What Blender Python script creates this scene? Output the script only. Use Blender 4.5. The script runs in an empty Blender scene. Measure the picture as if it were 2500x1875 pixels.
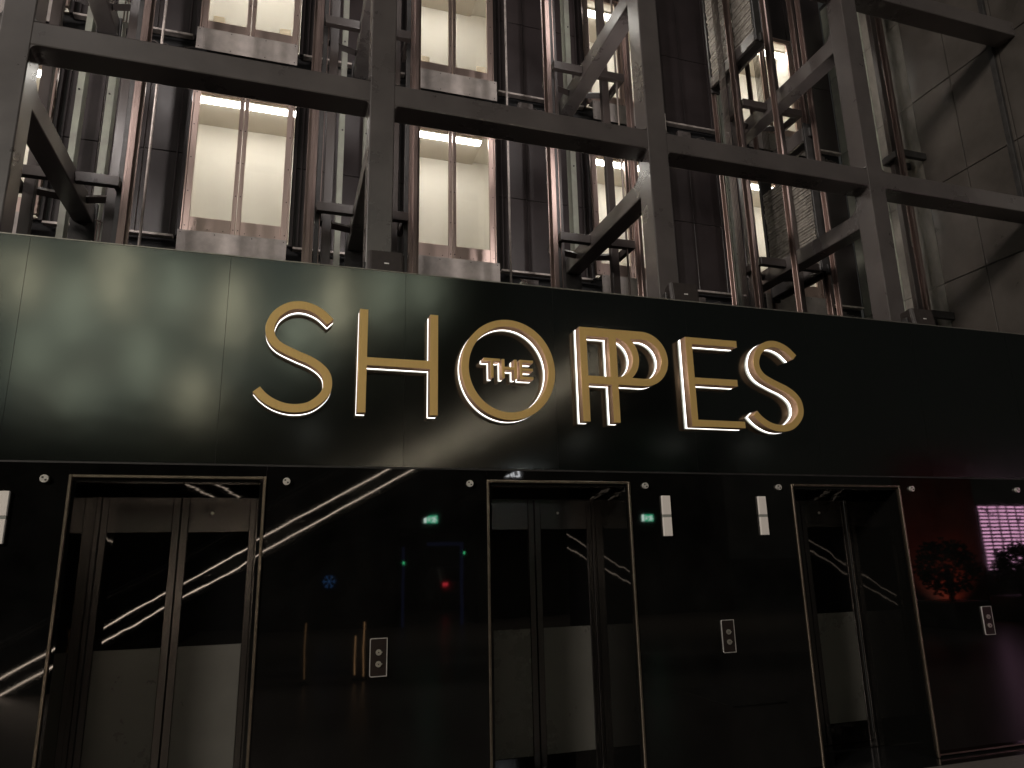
import bpy, bmesh, math, random
from mathutils import Vector, Matrix
random.seed(7)
scene = bpy.context.scene
col = scene.collection

# ------------------------------------------------------------------ camera
cam_d = bpy.data.cameras.new('camera'); cam = bpy.data.objects.new('camera', cam_d); col.objects.link(cam)
right = Vector((0.9531022, -0.30192406, -0.02093006))
down = Vector((0.05302622, 0.23467712, -0.97062602))
fwd = Vector((0.29796715, 0.92399595, 0.23968117))
m = Matrix((right, -down, -fwd)).transposed().to_4x4(); m.translation = Vector((0, -4.909, 1.6))
cam.matrix_world = m
cam_d.sensor_fit = 'HORIZONTAL'; cam_d.sensor_width = 36; cam_d.lens = 36 * 1741.5 / 2500
cam_d.clip_start = 0.05; cam_d.clip_end = 600
scene.camera = cam

# ------------------------------------------------------------------ world, moon, exposure
w = bpy.data.worlds.new('World'); scene.world = w; w.use_nodes = True
nt = w.node_tree; bg = nt.nodes['Background']
sky = nt.nodes.new('ShaderNodeTexSky'); sky.sky_type = 'NISHITA'; sky.sun_disc = False
sky.sun_elevation = math.radians(-4); sky.sun_rotation = math.radians(200)
glow = nt.nodes.new('ShaderNodeMix'); glow.data_type = 'RGBA'; glow.blend_type = 'ADD'; glow.inputs[0].default_value = 1.0
glow.inputs[7].default_value = (.40, .40, .36, 1)
nt.links.new(sky.outputs[0], glow.inputs[6]); nt.links.new(glow.outputs[2], bg.inputs[0]); bg.inputs[1].default_value = 0.05
sd = bpy.data.lights.new('moon', 'SUN'); sd.energy = 0.02; sd.angle = math.radians(0.5); sd.color = (1, .95, .88)
so = bpy.data.objects.new('moon', sd); col.objects.link(so); so.rotation_euler = (math.radians(50), 0, math.radians(-20))
scene.view_settings.view_transform = 'Standard'; scene.view_settings.look = 'None'
scene.view_settings.exposure = 0.0; scene.view_settings.gamma = 1.0; scene.view_settings.use_curve_mapping = False
scene.render.engine = 'CYCLES'
scene.cycles.use_denoising = True
scene.cycles.max_bounces = 8; scene.cycles.glossy_bounces = 5; scene.cycles.transparent_max_bounces = 16
scene.cycles.sample_clamp_indirect = 6.0
scene.cycles.caustics_reflective = False; scene.cycles.caustics_refractive = False

# ------------------------------------------------------------------ materials
M = {}
def mat(name, base=(.5, .5, .5), rough=.5, metal=0., spec=.5, var=0., vscale=3., stretch=(1, 1, 1), bump=0., bscale=60.,
        rvar=0., emit=None, estr=0., aniso_noise=None, tint=None, coat=0., bdist=.003):
    mt = bpy.data.materials.new(name); mt.use_nodes = True
    n = mt.node_tree; b = n.nodes['Principled BSDF']
    b.inputs['Base Color'].default_value = (*base, 1); b.inputs['Roughness'].default_value = rough
    b.inputs['Metallic'].default_value = metal; b.inputs['Specular IOR Level'].default_value = spec
    b.inputs['Coat Weight'].default_value = coat
    if emit: b.inputs['Emission Color'].default_value = (*emit, 1); b.inputs['Emission Strength'].default_value = estr
    if var or bump or rvar:
        tc = n.nodes.new('ShaderNodeTexCoord'); mp = n.nodes.new('ShaderNodeMapping')
        mp.inputs['Scale'].default_value = stretch
        geo = n.nodes.new('ShaderNodeNewGeometry'); n.links.new(geo.outputs['Position'], mp.inputs['Vector'])
    if var or rvar:
        nz = n.nodes.new('ShaderNodeTexNoise'); nz.inputs['Scale'].default_value = vscale
        nz.inputs['Detail'].default_value = 7; nz.inputs['Roughness'].default_value = .62
        n.links.new(mp.outputs[0], nz.inputs['Vector'])
    if var:
        r = n.nodes.new('ShaderNodeValToRGB')
        t = tint or (1, 1, 1)
        r.color_ramp.elements[0].position = .32; r.color_ramp.elements[1].position = .7
        r.color_ramp.elements[0].color = (*[max(0, c * (1 - var)) for c in base], 1)
        r.color_ramp.elements[1].color = (*[min(1, c * (1 + var) * k) for c, k in zip(base, t)], 1)
        n.links.new(nz.outputs['Fac'], r.inputs[0]); n.links.new(r.outputs[0], b.inputs['Base Color'])
    if rvar:
        mr = n.nodes.new('ShaderNodeMapRange'); mr.inputs[1].default_value = .3; mr.inputs[2].default_value = .7
        mr.inputs[3].default_value = max(.02, rough - rvar); mr.inputs[4].default_value = rough + rvar
        n.links.new(nz.outputs['Fac'], mr.inputs[0]); n.links.new(mr.outputs[0], b.inputs['Roughness'])
    if bump:
        nb = n.nodes.new('ShaderNodeTexNoise'); nb.inputs['Scale'].default_value = bscale; nb.inputs['Detail'].default_value = 3
        n.links.new(mp.outputs[0], nb.inputs['Vector'])
        bp = n.nodes.new('ShaderNodeBump'); bp.inputs['Strength'].default_value = bump; bp.inputs['Distance'].default_value = bdist
        n.links.new(nb.outputs['Fac'], bp.inputs['Height']); n.links.new(bp.outputs[0], b.inputs['Normal'])
    M[name] = mt
    return mt
def emis(name, c, s):
    mt = bpy.data.materials.new(name); mt.use_nodes = True
    n = mt.node_tree; n.nodes.clear()
    o = n.nodes.new('ShaderNodeOutputMaterial'); e = n.nodes.new('ShaderNodeEmission')
    e.inputs[0].default_value = (*c, 1); e.inputs[1].default_value = s
    n.links.new(e.outputs[0], o.inputs[0]); M[name] = mt
    return mt

mat('steel_paint', (.104, .091, .087), .30, var=.2, vscale=2.2, bump=.15, bscale=140, rvar=.05, spec=.9, coat=.6)
M['steel_paint'].node_tree.nodes['Principled BSDF'].inputs['Coat Roughness'].default_value = .22
mat('shaft_panel', (.036, .028, .029), .36, var=.25, vscale=1.6, rvar=.08, spec=.5)
mat('shaft_void', (.02, .02, .022), .8, var=.5, vscale=6, bump=.5, bscale=30)
mat('void_clutter', (.11, .095, .09), .6, var=.4, vscale=14)
mat('door_steel', (.55, .42, .375), .34, metal=.78, var=.05, vscale=9, stretch=(1, 1, .08), rvar=.07)
mat('sill_plate', (.46, .415, .39), .55, metal=.1, var=.22, vscale=5, bump=.3, bscale=60)
mat('sill_bar', (.55, .49, .46), .45, metal=.3, var=.3, vscale=14)
mat('cream_wall', (.85, .81, .735), .75, var=.03, vscale=2)
mat('beige_raft', (.70, .64, .55), .7, var=.04, vscale=3)
mat('landing_floor', (.32, .29, .25), .4, var=.12, vscale=5)
mat('post_paint', (.36, .355, .315), .5, metal=.15, var=.22, vscale=3.4, tint=(.92, 1.0, .92), bump=.2, bscale=90)
mat('rail_steel', (.22, .165, .148), .33, metal=.8, var=.10, vscale=8, stretch=(1, 1, .3), rvar=.05)
mat('dark_channel', (.044, .035, .032), .36, var=.15, vscale=4, stretch=(1, 1, .3), rvar=.1)
mat('black_steel', (.035, .033, .032), .45, var=.4, vscale=9, bump=.2, bscale=80)
mat('slab_iron', (.36, .33, .29), .5, metal=.3, var=.4, vscale=16, bump=.6, bscale=45)
mat('rope', (.20, .17, .15), .45, metal=.6)
mat('wall_panel', (.084, .074, .065), .36, metal=.1, var=.30, vscale=1.4, rvar=.1)
mat('wall_render', (.22, .205, .18), .6, var=.35, vscale=4.5, stretch=(1, 1, .5), bump=.5, bscale=16, bdist=.01)
mat('fascia_metal', (.138, .148, .137), .145, metal=1.0, var=.04, vscale=.8, rvar=.01, bump=.35, bscale=1.1, bdist=.010)
mat('fascia_edge', (.42, .41, .36), .4, metal=.8, var=.2, vscale=15)
mat('gold', (.80, .55, .20), .40, metal=.28, var=.03, vscale=60, stretch=(1, 1, .1), rvar=.04)
mat('gold_side', (.72, .46, .30), .45, metal=.35, var=.06, vscale=40)
mat('black_glass', (.0045, .0045, .0042), .022, spec=.55, rvar=.012, vscale=2.5, var=.5, bump=.055, bscale=1.4, bdist=.006)
mat('door_glass', (.006, .006, .006), .02, spec=.6, bump=.20, bscale=1.5, bdist=.006)
mat('reveal', (.005, .005, .0045), .02, spec=.55, bump=.22, bscale=1.6, bdist=.006)
mat('bronze', (.30, .25, .19), .3, metal=.9, var=.2, vscale=14)
mat('leaf_steel', (.165, .155, .147), .24, metal=1.0, var=.03, vscale=30, stretch=(1, 1, .06), rvar=.02)
mat('frosted', (.150, .146, .128), .30, metal=.2, var=.1, vscale=2.5, rvar=.05)
mat('plate_dark', (.035, .026, .023), .3, metal=.4)
mat('chrome', (.78, .75, .69), .28, metal=.5)
mat('plate_edge', (.7, .68, .64), .35, metal=.6)
mat('button', (.62, .60, .52), .35, metal=.8, bump=.8, bscale=140, var=.3, vscale=120)
mat('lantern_white', (.80, .745, .68), .45, emit=(1, .92, .84), estr=.04)
mat('lantern_grey', (.30, .31, .28), .4)
mat('speaker', (.042, .034, .031), .5, var=.2, vscale=30, bump=.4, bscale=500)
mat('badge', (.88, .86, .83), .3)
mat('granite', (.012, .012, .012), .12, var=.5, vscale=120)
mat('sticker', (.9, .86, .78), .6)
_n = M['sticker'].node_tree; _t = _n.nodes.new('ShaderNodeBsdfTranslucent'); _t.inputs[0].default_value = (.95, .90, .82, 1); _a = _n.nodes.new('ShaderNodeAddShader')
_n.links.new(_n.nodes['Principled BSDF'].outputs[0], _a.inputs[0]); _n.links.new(_t.outputs[0], _a.inputs[1]); _n.links.new(_a.outputs[0], _n.nodes['Material Output'].inputs[0])
_n.nodes['Principled BSDF'].inputs['Base Color'].default_value = (.4, .38, .34, 1)
mat('dark_wall', (.06, .058, .052), .5, var=.3, vscale=2)
mat('red_wall', (.30, .045, .025), .5, var=.35, vscale=1.2)
mat('leaf', (.03, .05, .022), .55, var=.4, vscale=9)
mat('bark', (.06, .045, .03), .8, var=.3, vscale=20)
mat('pot', (.02, .02, .02), .4, var=.3, vscale=5)
mat('car_paint', (.55, .55, .57), .25, metal=.3, var=.05)
mat('tyre', (.015, .015, .015), .8, var=.2)
mat('sandstone', (.25, .22, .18), .7, var=.2, vscale=1.2)
emis('strip_led', (1, .965, .92), 23)
emis('letter_led', (1, .93, .87), 4.0)
emis('escalator_led', (1, .80, .62), 20)
emis('exit_green', (.02, .85, .40), 5.5)
emis('exit_white', (.85, 1, .92), 12)
emis('sign_white', (.95, .97, 1), 16)
emis('tail_red', (1, .05, .07), 6)
emis('head_white', (.85, 1, .95), 30)
emis('blue_led', (.10, .13, .36), .32)
emis('warm_led', (1, .62, .33), 14)
emis('slit_warm', (1, .88, .64), 6.0)
emis('slit_pale', (.88, .92, .72), 3.8)
emis('flood', (1, .90, .74), 6)
emis('fill_lens', (1, .87, .82), 3)
emis('green_led', (.1, 1, .4), 10)
emis('amber_led', (1, .55, .25), 3.6)
emis('amber_dim', (1, .55, .25), 1.2)
emis('snow_blue', (.12, .35, .9), 1.4)
mat('mat_grey', (.13, .125, .115), .8, var=.2, vscale=8, bump=.5, bscale=80)
emis('spot_white', (1, .96, .9), 5)

def glass_mat(name, tint=(1, 1, 1), ior_f=.08):
    mt = bpy.data.materials.new(name); mt.use_nodes = True
    n = mt.node_tree; n.nodes.clear()
    o = n.nodes.new('ShaderNodeOutputMaterial'); mx = n.nodes.new('ShaderNodeMixShader')
    t = n.nodes.new('ShaderNodeBsdfTransparent'); g = n.nodes.new('ShaderNodeBsdfGlossy')
    t.inputs[0].default_value = (*tint, 1); g.inputs['Roughness'].default_value = .03
    lw = n.nodes.new('ShaderNodeLayerWeight'); lw.inputs[0].default_value = .5
    p5 = n.nodes.new('ShaderNodeMath'); p5.operation = 'POWER'; n.links.new(lw.outputs['Facing'], p5.inputs[0]); p5.inputs[1].default_value = 5
    fr = n.nodes.new('ShaderNodeMath'); fr.operation = 'MULTIPLY_ADD'; n.links.new(p5.outputs[0], fr.inputs[0]); fr.inputs[1].default_value = .9; fr.inputs[2].default_value = .03
    n.links.new(fr.outputs[0], mx.inputs[0]); n.links.new(t.outputs[0], mx.inputs[1]); n.links.new(g.outputs[0], mx.inputs[2])
    n.links.new(mx.outputs[0], o.inputs[0]); M[name] = mt
glass_mat('clear_glass', (.95, .95, .93))

def floor_mat():
    mt = mat('floor', (.20, .18, .165), .3, var=.2, vscale=30, bump=.1, bscale=200)
    mat('floor_base', (.05, .045, .042), .35, var=.35, vscale=1.2, rvar=.12)
floor_mat()
# screen: lines of bright text-like stripes
def screen_mat():
    mt = bpy.data.materials.new('screen'); mt.use_nodes = True; n = mt.node_tree; n.nodes.clear()
    o = n.nodes.new('ShaderNodeOutputMaterial'); e = n.nodes.new('ShaderNodeEmission')
    geo = n.nodes.new('ShaderNodeNewGeometry'); sp = n.nodes.new('ShaderNodeSeparateXYZ'); n.links.new(geo.outputs['Position'], sp.inputs[0])
    def mth(op, a, b=None):
        k = n.nodes.new('ShaderNodeMath'); k.operation = op
        for i, v in enumerate((a, b)):
            if v is None: continue
            if isinstance(v, (int, float)): k.inputs[i].default_value = v
            else: n.links.new(v, k.inputs[i])
        return k.outputs[0]
    rowf = mth('FRACT', mth('MULTIPLY', sp.outputs[2], 11.0)); row = mth('LESS_THAN', rowf, .5)
    colf = mth('FRACT', mth('MULTIPLY', sp.outputs[0], 3.1)); cl = mth('GREATER_THAN', colf, .18)
    nz = n.nodes.new('ShaderNodeTexNoise'); nz.inputs['Scale'].default_value = 9
    nm = mth('GREATER_THAN', nz.outputs['Fac'], .36); n.links.new(geo.outputs['Position'], nz.inputs['Vector'])
    f = mth('MULTIPLY', mth('MULTIPLY', row, cl), nm)
    r = n.nodes.new('ShaderNodeMix'); r.data_type = 'RGBA'
    r.inputs[6].default_value = (.10, .015, .10, 1); r.inputs[7].default_value = (1, .50, .78, 1); n.links.new(f, r.inputs[0])
    n.links.new(r.outputs[2], e.inputs[0])
    n.links.new(mth('ADD', mth('MULTIPLY', f, 9.0), .35), e.inputs[1]); n.links.new(e.outputs[0], o.inputs[0]); M['screen'] = mt
screen_mat()

# ------------------------------------------------------------------ helpers
OFF = {}
def thing(name, label, cat, loc, group=None):
    o = bpy.data.objects.new(name, None); col.objects.link(o); o.location = loc; o.empty_display_size = .1
    o['label'] = label; o['category'] = cat
    if group: o['group'] = group
    OFF[o.name] = Vector(loc)
    return o
def tag(o, label, cat, group=None):
    o['label'] = label; o['category'] = cat
    if group: o['group'] = group
    return o
def link(name, me, material, parent=None, kind=None, label=None):
    o = bpy.data.objects.new(name, me); col.objects.link(o)
    if material is not None and not me.materials: me.materials.append(M[material] if isinstance(material, str) else material)
    if parent is not None:
        o.parent = parent; OFF[o.name] = OFF[parent.name]
    else:
        OFF[o.name] = Vector((0, 0, 0))
    if kind: o['kind'] = kind
    if label: o['label'] = label
    return o
def finish(bm, name, parent, smooth=False):
    if parent is not None: bmesh.ops.translate(bm, verts=bm.verts, vec=-OFF[parent.name])
    me = bpy.data.meshes.new(name); bm.to_mesh(me); bm.free()
    if smooth:
        for p in me.polygons: p.use_smooth = True
    return me
def add_box(bm, x0, x1, y0, y1, z0, z1, bev=0., seg=1):
    c = Vector(((x0 + x1) / 2, (y0 + y1) / 2, (z0 + z1) / 2))
    r = bmesh.ops.create_cube(bm, size=1, matrix=Matrix.Translation(c) @ Matrix.Diagonal((abs(x1 - x0), abs(y1 - y0), abs(z1 - z0), 1)))
    if bev:
        es = list({e for v in r['verts'] for e in v.link_edges})
        bmesh.ops.bevel(bm, geom=es, offset=bev, segments=seg, affect='EDGES', profile=.5)
def box(name, material, parent, x0, x1, y0, y1, z0, z1, bev=0., seg=1, kind=None, label=None):
    bm = bmesh.new(); add_box(bm, x0, x1, y0, y1, z0, z1, bev, seg)
    return link(name, finish(bm, name, parent), material, parent, kind, label)
def boxes(name, material, parent, lst, bev=0., kind=None):
    bm = bmesh.new()
    for b in lst: add_box(bm, *b, bev)
    return link(name, finish(bm, name, parent), material, parent, kind)
def struct(name, material, *b, bev=0.):
    return box(name, material, None, *b, bev=bev, kind='structure')
def tube_bm(bm, pts, r, n=8):
    pts = [Vector(p) for p in pts]; rings = []
    for i, p in enumerate(pts):
        d = (pts[min(i + 1, len(pts) - 1)] - pts[max(i - 1, 0)]).normalized()
        a = d.orthogonal().normalized() if abs(d.z) > .9 else d.cross(Vector((0, 0, 1))).normalized()
        b = d.cross(a)
        rings.append([bm.verts.new(p + a * r * math.cos(t) + b * r * math.sin(t)) for t in (2 * math.pi * k / n for k in range(n))])
    for A, B in zip(rings, rings[1:]):
        for k in range(n): bm.faces.new((A[k], A[(k + 1) % n], B[(k + 1) % n], B[k]))
    bm.faces.new(rings[0]); bm.faces.new(rings[-1][::-1])
    bmesh.ops.recalc_face_normals(bm, faces=bm.faces)
def tube(name, material, parent, pts, r, n=8, **k):
    bm = bmesh.new(); tube_bm(bm, pts, r, n)
    return link(name, finish(bm, name, parent, True), material, parent, **k)
def prism(name, material, parent, poly, axis, a0, a1, smooth=False, bev=0., **k):
    """poly in the two remaining axes (order x,y,z without axis), extruded a0..a1 along axis"""
    bm = bmesh.new()
    def mk(p, a):
        return {'x': (a, p[0], p[1]), 'y': (p[0], a, p[1]), 'z': (p[0], p[1], a)}[axis]
    A = [bm.verts.new(mk(p, a0)) for p in poly]; B = [bm.verts.new(mk(p, a1)) for p in poly]
    n = len(poly)
    for i in range(n): bm.faces.new((A[i], A[(i + 1) % n], B[(i + 1) % n], B[i]))
    bm.faces.new(A); bm.faces.new(B[::-1])
    bmesh.ops.recalc_face_normals(bm, faces=bm.faces)
    if bev: bmesh.ops.bevel(bm, geom=list(bm.edges), offset=bev, segments=1, affect='EDGES')
    return link(name, finish(bm, name, parent), material, parent, **k)
def disc_y(bm, x, z, y0, y1, r, n=20):
    r_ = bmesh.ops.create_cone(bm, cap_ends=True, segments=n, radius1=r, radius2=r, depth=abs(y1 - y0),
                               matrix=Matrix.Translation((x, (y0 + y1) / 2, z)) @ Matrix.Rotation(math.pi / 2, 4, 'X'))
def cylinder_y(name, material, parent, x, z, y0, y1, r, n=20, **k):
    bm = bmesh.new(); disc_y(bm, x, z, y0, y1, r, n)
    return link(name, finish(bm, name, parent), material, parent, **k)
def extr_curve(contours, y0, y1, bev=0.):
    """closed contours (x,z) with holes, extruded from y0 (front) to y1 (back)"""
    cd = bpy.data.curves.new('c', 'CURVE'); cd.dimensions = '2D'; cd.fill_mode = 'BOTH'
    cd.extrude = abs(y1 - y0) / 2 - bev; cd.bevel_depth = bev; cd.bevel_resolution = 0
    if bev: cd.offset = -bev
    for c in contours:
        s = cd.splines.new('POLY'); s.points.add(len(c) - 1); s.use_cyclic_u = True
        for p, q in zip(s.points, c): p.co = (q[0], q[1], 0, 1)
    o = bpy.data.objects.new('c', cd); col.objects.link(o)
    dg = bpy.context.evaluated_depsgraph_get(); dg.update()
    me = bpy.data.meshes.new_from_object(o.evaluated_get(dg))
    bpy.data.objects.remove(o); bpy.data.curves.remove(cd)
    bm = bmesh.new(); bm.from_mesh(me); bpy.data.meshes.remove(me)
    yc = (y0 + y1) / 2
    for v in bm.verts: v.co = Vector((v.co.x, yc - v.co.z, v.co.y))
    bmesh.ops.remove_doubles(bm, verts=bm.verts, dist=1e-5)
    bmesh.ops.recalc_face_normals(bm, faces=bm.faces)
    return bm
def arc(cx, cz, rx, rz, a0, a1, n):
    return [(cx + rx * math.cos(math.radians(a0 + (a1 - a0) * i / n)), cz + rz * math.sin(math.radians(a0 + (a1 - a0) * i / n))) for i in range(n + 1)]

# ------------------------------------------------------------------ key dimensions
XC = [-4.68, -2.06, .63, 3.25, 5.87]          # column lines
BC = [-3.31, -.70, 1.915, 4.52, 7.12]         # lift bays
YC0, YC1 = .45, .67                           # column / beam depth
XW = 8.5                                      # right side wall
YD = 3.40                                     # landing door plane
LEV = [5.37, 8.05]                            # landing door bottoms
BAYN = ['far left', 'left', 'second', 'third', 'right']
ORD = ['cut by the left edge', 'left of the S of the sign', 'above the H of the sign', 'above the last letters of the sign', 'beside the panelled side wall']

# ------------------------------------------------------------------ ground
struct('ground', 'floor_base', -300, 300, -300, .9, -.3, -.004)
struct('forecourt_floor', 'floor', -6, 20, -20, -.16, -.1, 0)
struct('granite_kerb', 'granite', -6, 9.2, -.16, .66, -.1, .004)

# ------------------------------------------------------------------ steel frame
frame = thing('steel_frame', 'dark grey welded steel frame of columns and beams in front of the lift shafts', 'steel frame', (.63, .56, 3.6))
CW = .105
def fillet(poly_sign, x, z, r):
    sx, sz = poly_sign
    pts = [(x, z)] + [(x + sx * (r - r * math.sin(t)), z + sz * (r - r * math.cos(t))) for t in [math.pi / 2 * i / 6 for i in range(7)]]
    return pts
BZ = [(5.38, 5.585), (7.885, 8.09)]
for x in XC:
    c = box('column', 'steel_paint', frame, x - CW, x + CW, YC0, YC1, 2.3, 11.5, bev=.009, seg=2)
edges = XC + [XW + .1]
for z0, z1 in BZ:
    for a, b in zip(edges, edges[1:]):
        bm = bmesh.new(); add_box(bm, a + CW - .02, b - CW + .02, YC0 + .003, YC1 + .03, z0, z1, .012, 2)
        o = link('beam', finish(bm, 'beam', frame), 'steel_paint', frame)
    for x in XC:
        for sx in (-1, 1):
            for sz, zz in ((-1, z0), (1, z1)):
                prism('corner_gusset', 'steel_paint', frame, fillet((sx, sz), x + sx * (CW - .001), zz, .045), 'y', YC0 + .004, YC1 - .01)
OZ = [(4.985, 5.175), (7.195, 7.40)]
for i, x in enumerate(XC):
    for z0, z1 in OZ:
        og = box('outrigger', 'steel_paint', frame, x - .095, x + .095, YC1 - .02, 2.63, z0, z1, bev=.012, seg=2)
        # curved haunch on top of the outrigger against the column
        prism('haunch', 'steel_paint', og, [(YC1 - .01, z1 - .01)] + [(YC1 + .13 - .13 * math.sin(t), z1 + .13 - .13 * math.cos(t)) for t in [math.pi / 2 * k / 8 for k in range(9)]], 'x', x - .094, x + .094)
        box('end_plate', 'black_steel', og, x - .115, x + .115, 2.63, 2.66, z0 - .32, z1 + .03, bev=.004)
        bmb = bmesh.new()
        for q in range(4): disc_y(bmb, x - .08 + .16 * (q % 2), z0 - .2 + .28 * (q // 2), 2.595, 2.635, .016, 8)
        link('bolts', finish(bmb, 'bolts', og), 'black_steel', og, kind='stuff')
        for s in (-1, 1):
            if x + s * .5 > XW: continue
            zb = z0 + .055
            xi, xo = x + s * .094, x + s * .46
            bm = bmesh.new()
            add_box(bm, min(xi, xo), max(xi, xo), 1.86, 1.93, zb, zb + .10, .004)
            add_box(bm, min(xo, xo - s * .05), max(xo, xo - s * .05), 1.931, 2.27, zb + .004, zb + .094, .004)
            # raking lower arm
            A = Vector((xi, 2.32, zb + .05)); B = Vector((xo, 2.22, zb + .05))
            tube_bm(bm, [A, B], .045, 4)
            link('rail_bracket', finish(bm, 'rail_bracket', og), 'dark_channel', og)
# side wall brackets carrying the last rail
# ------------------------------------------------------------------ guide rails, channels, posts
pos_word = {0: 'beyond the left edge', 1: 'at the left column', 2: 'at the second column', 3: 'at the third column', 4: 'at the right column', 5: 'at the side wall'}
lines = XC + [XW]
for i, x in enumerate(lines):
    for s in (-1, 1):
        if i == 5 and s == 1: continue
        side = 'left' if s < 0 else 'right'
        where = pos_word[i]
        tt = thing('guide_rail', f'steel lift guide rail on the {side} side {where}', 'guide rail', (x + s * .53, 1.9, 2.4), 'lift guide rails')
        a, b = x + s * .51, x + s * .552
        boxes('rail_blade', 'rail_steel', tt, [(min(a, b), max(a, b), 1.855, 1.90, 2.4, 11.4)], bev=.003)
        boxes('rail_flange', 'rail_steel', tt, [(x + s * .53 - .05, x + s * .53 + .05, 1.9005, 1.915, 2.4, 11.4)], bev=.002)
        for zz in (5.6, 8.2):
            box('fish_plate', 'black_steel', tt, x + s * .53 - .045, x + s * .53 + .045, 1.916, 1.935, zz, zz + .3, bev=.002)
        ch = thing('channel_post', f'brown steel channel post on the {side} side {where}', 'channel post', (x + s * .345, 2.2, 2.4), 'brown channel posts')
        boxes('web', 'dark_channel', ch, [(x + s * .345 - .045, x + s * .345 + .045, 2.15, 2.158, 2.4, 11.4)], bev=.002)
        for k in (-1, 1):
            boxes('flange', 'dark_channel', ch, [(x + s * .345 + k * .0455 - .003, x + s * .345 + k * .0455 + .003, 2.1595, 2.22, 2.4, 11.4)], bev=.001)
        if s * (i - 2.5) < 0 or i == 2:
            xr = x + s * .45
            gr = thing('cable_duct', f'slim dark cable duct between rail and channel, {side} side {where}', 'cable duct', (xr, 1.95, 2.4), 'cable ducts')
            boxes('duct_body', 'black_steel', gr, [(xr - .022, xr + .022, 1.945, 1.985, 2.4, 11.4)], bev=.003)
            boxes('duct_lip', 'rail_steel', gr, [(xr + .023, xr + .030, 1.94, 1.95, 2.4, 11.4)])
    if i < 5:
        for off, wd in ((-.20, .032), (.088, .036)):
            side = 'left' if off < 0 else 'right'
            pt = thing('support_post', f'pale grey steel support post, {side} one of the pair {pos_word[i]}', 'post', (x + off, 2.65, 2.4), 'pale support posts')
            boxes('post_face', 'post_paint', pt, [(x + off - wd, x + off + wd, 2.665, 2.675, 2.4, 11.4)], bev=.002)
            boxes('post_return', 'post_paint', pt, [(x + off - wd, x + off - wd + .009, 2.676, 2.80, 2.4, 11.4)], bev=.001)
            boxes('post_return', 'post_paint', pt, [(x + off + wd - .009, x + off + wd, 2.676, 2.80, 2.4, 11.4)], bev=.001)
            bmq = bmesh.new()
            for zz in (4.2, 4.75, 5.55, 6.5, 7.7, 8.6): disc_y(bmq, x + off + random.uniform(-.01, .01), zz, 2.657, 2.668, .010, 8)
            link('bolt_heads', finish(bmq, 'bolt_heads', pt), 'black_steel', pt, kind='stuff')
# unseen slim lamps added on the backs of the columns, lighting doors and posts from the front
for ci, (x, pw) in enumerate(zip(XC, (11, 13, 11, 12, 4))):
    if not pw: continue
    for zz, lv in ((5.75, 'lower'), (8.35, 'upper')):
        t = thing('shaft_fill_lamp', f'added slim vertical fill lamp on the back of the column {pos_word[ci].replace("at the ", "").replace(" column", "")}, {lv} one', 'lamp', (x, .70, zz), 'added fill lamps on the column backs')
        box('lamp_body', 'black_steel', t, x - .05, x + .05, .672, .72, zz, zz + 1.1, bev=.006)
        box('lamp_lens', 'fill_lens', t, x - .035, x + .035, .7205, .726, zz + .02, zz + 1.08)
        ld = bpy.data.lights.new('fill_light', 'AREA'); ld.shape = 'RECTANGLE'; ld.size = .07; ld.size_y = 1.06; ld.energy = pw; ld.color = (1, .91, .87)
        lo = bpy.data.objects.new('fill_light', ld); col.objects.link(lo); lo.parent = t; lo.location = (0, .035, .55)
        lo.rotation_euler = (math.pi / 2, 0, 0)
# thin hanging rods / ropes in the bays
for x, nm in ((-1.385, 'left'), (2.21, 'second'), (3.62, 'third')):
    tube('governor_rope', 'sill_bar' if nm != 'third' else 'rope', None, [(x, 1.9, 2.4), (x, 1.9, 11.4)], .013 if x != -.30 else .006, 8)
    o = bpy.context.scene.collection.objects[-1]
    tag(o, {-1.385: 'pale vertical rod hanging left of the left landing doors', 2.21: 'thin pale rod hanging right of the second landing doors',
            3.62: 'thin grey rope hanging before the third landing doors', -.30: 'thin grey rope hanging before the right leaf of the left landing doors'}[x], 'rope', 'hanging ropes and rods')

# ------------------------------------------------------------------ shaft back wall
sw = thing('shaft_wall', 'dark brown metal panelled back wall of the lift shafts', 'wall', (2, 3.5, 2.4))
spans = []
prev = -5.0
for b in BC:
    spans.append((prev, b - .595)); prev = b + .595
spans.append((prev, XW))
for a, b in spans:
    n = max(1, round((b - a) / .5)); wd = (b - a) / n
    for k in range(n):
        for z0, z1 in ((2.4, 4.93), (5.31, 6.38), (6.39, 7.61), (7.98, 9.2), (9.21, 11.4)):
            box('wall_sheet', 'shaft_panel', sw, a + k * wd + .004, a + (k + 1) * wd - .004, 3.47 + .006 * (k % 2), 3.50, z0, z1, bev=.003)
for b in BC:
    for z0, z1 in ((2.4, 4.93), (7.30, 7.61), (9.98, 11.4)):
        box('wall_sheet', 'shaft_panel', sw, b - .59, b + .59, 3.472, 3.50, z0, z1, bev=.003)
    for z in LEV:   # folded jamb trims either side of the doors
        for s in (-1, 1):
            for q, (o1, o2, yy) in enumerate(((.60, .645, 3.42), (.70, .715, 3.44))):
                a, c = b + s * o1, b + s * o2
                box('jamb_trim', 'shaft_panel', sw, min(a, c), max(a, c), yy, 3.469, z - .06, z + 1.92, bev=.003)
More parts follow.
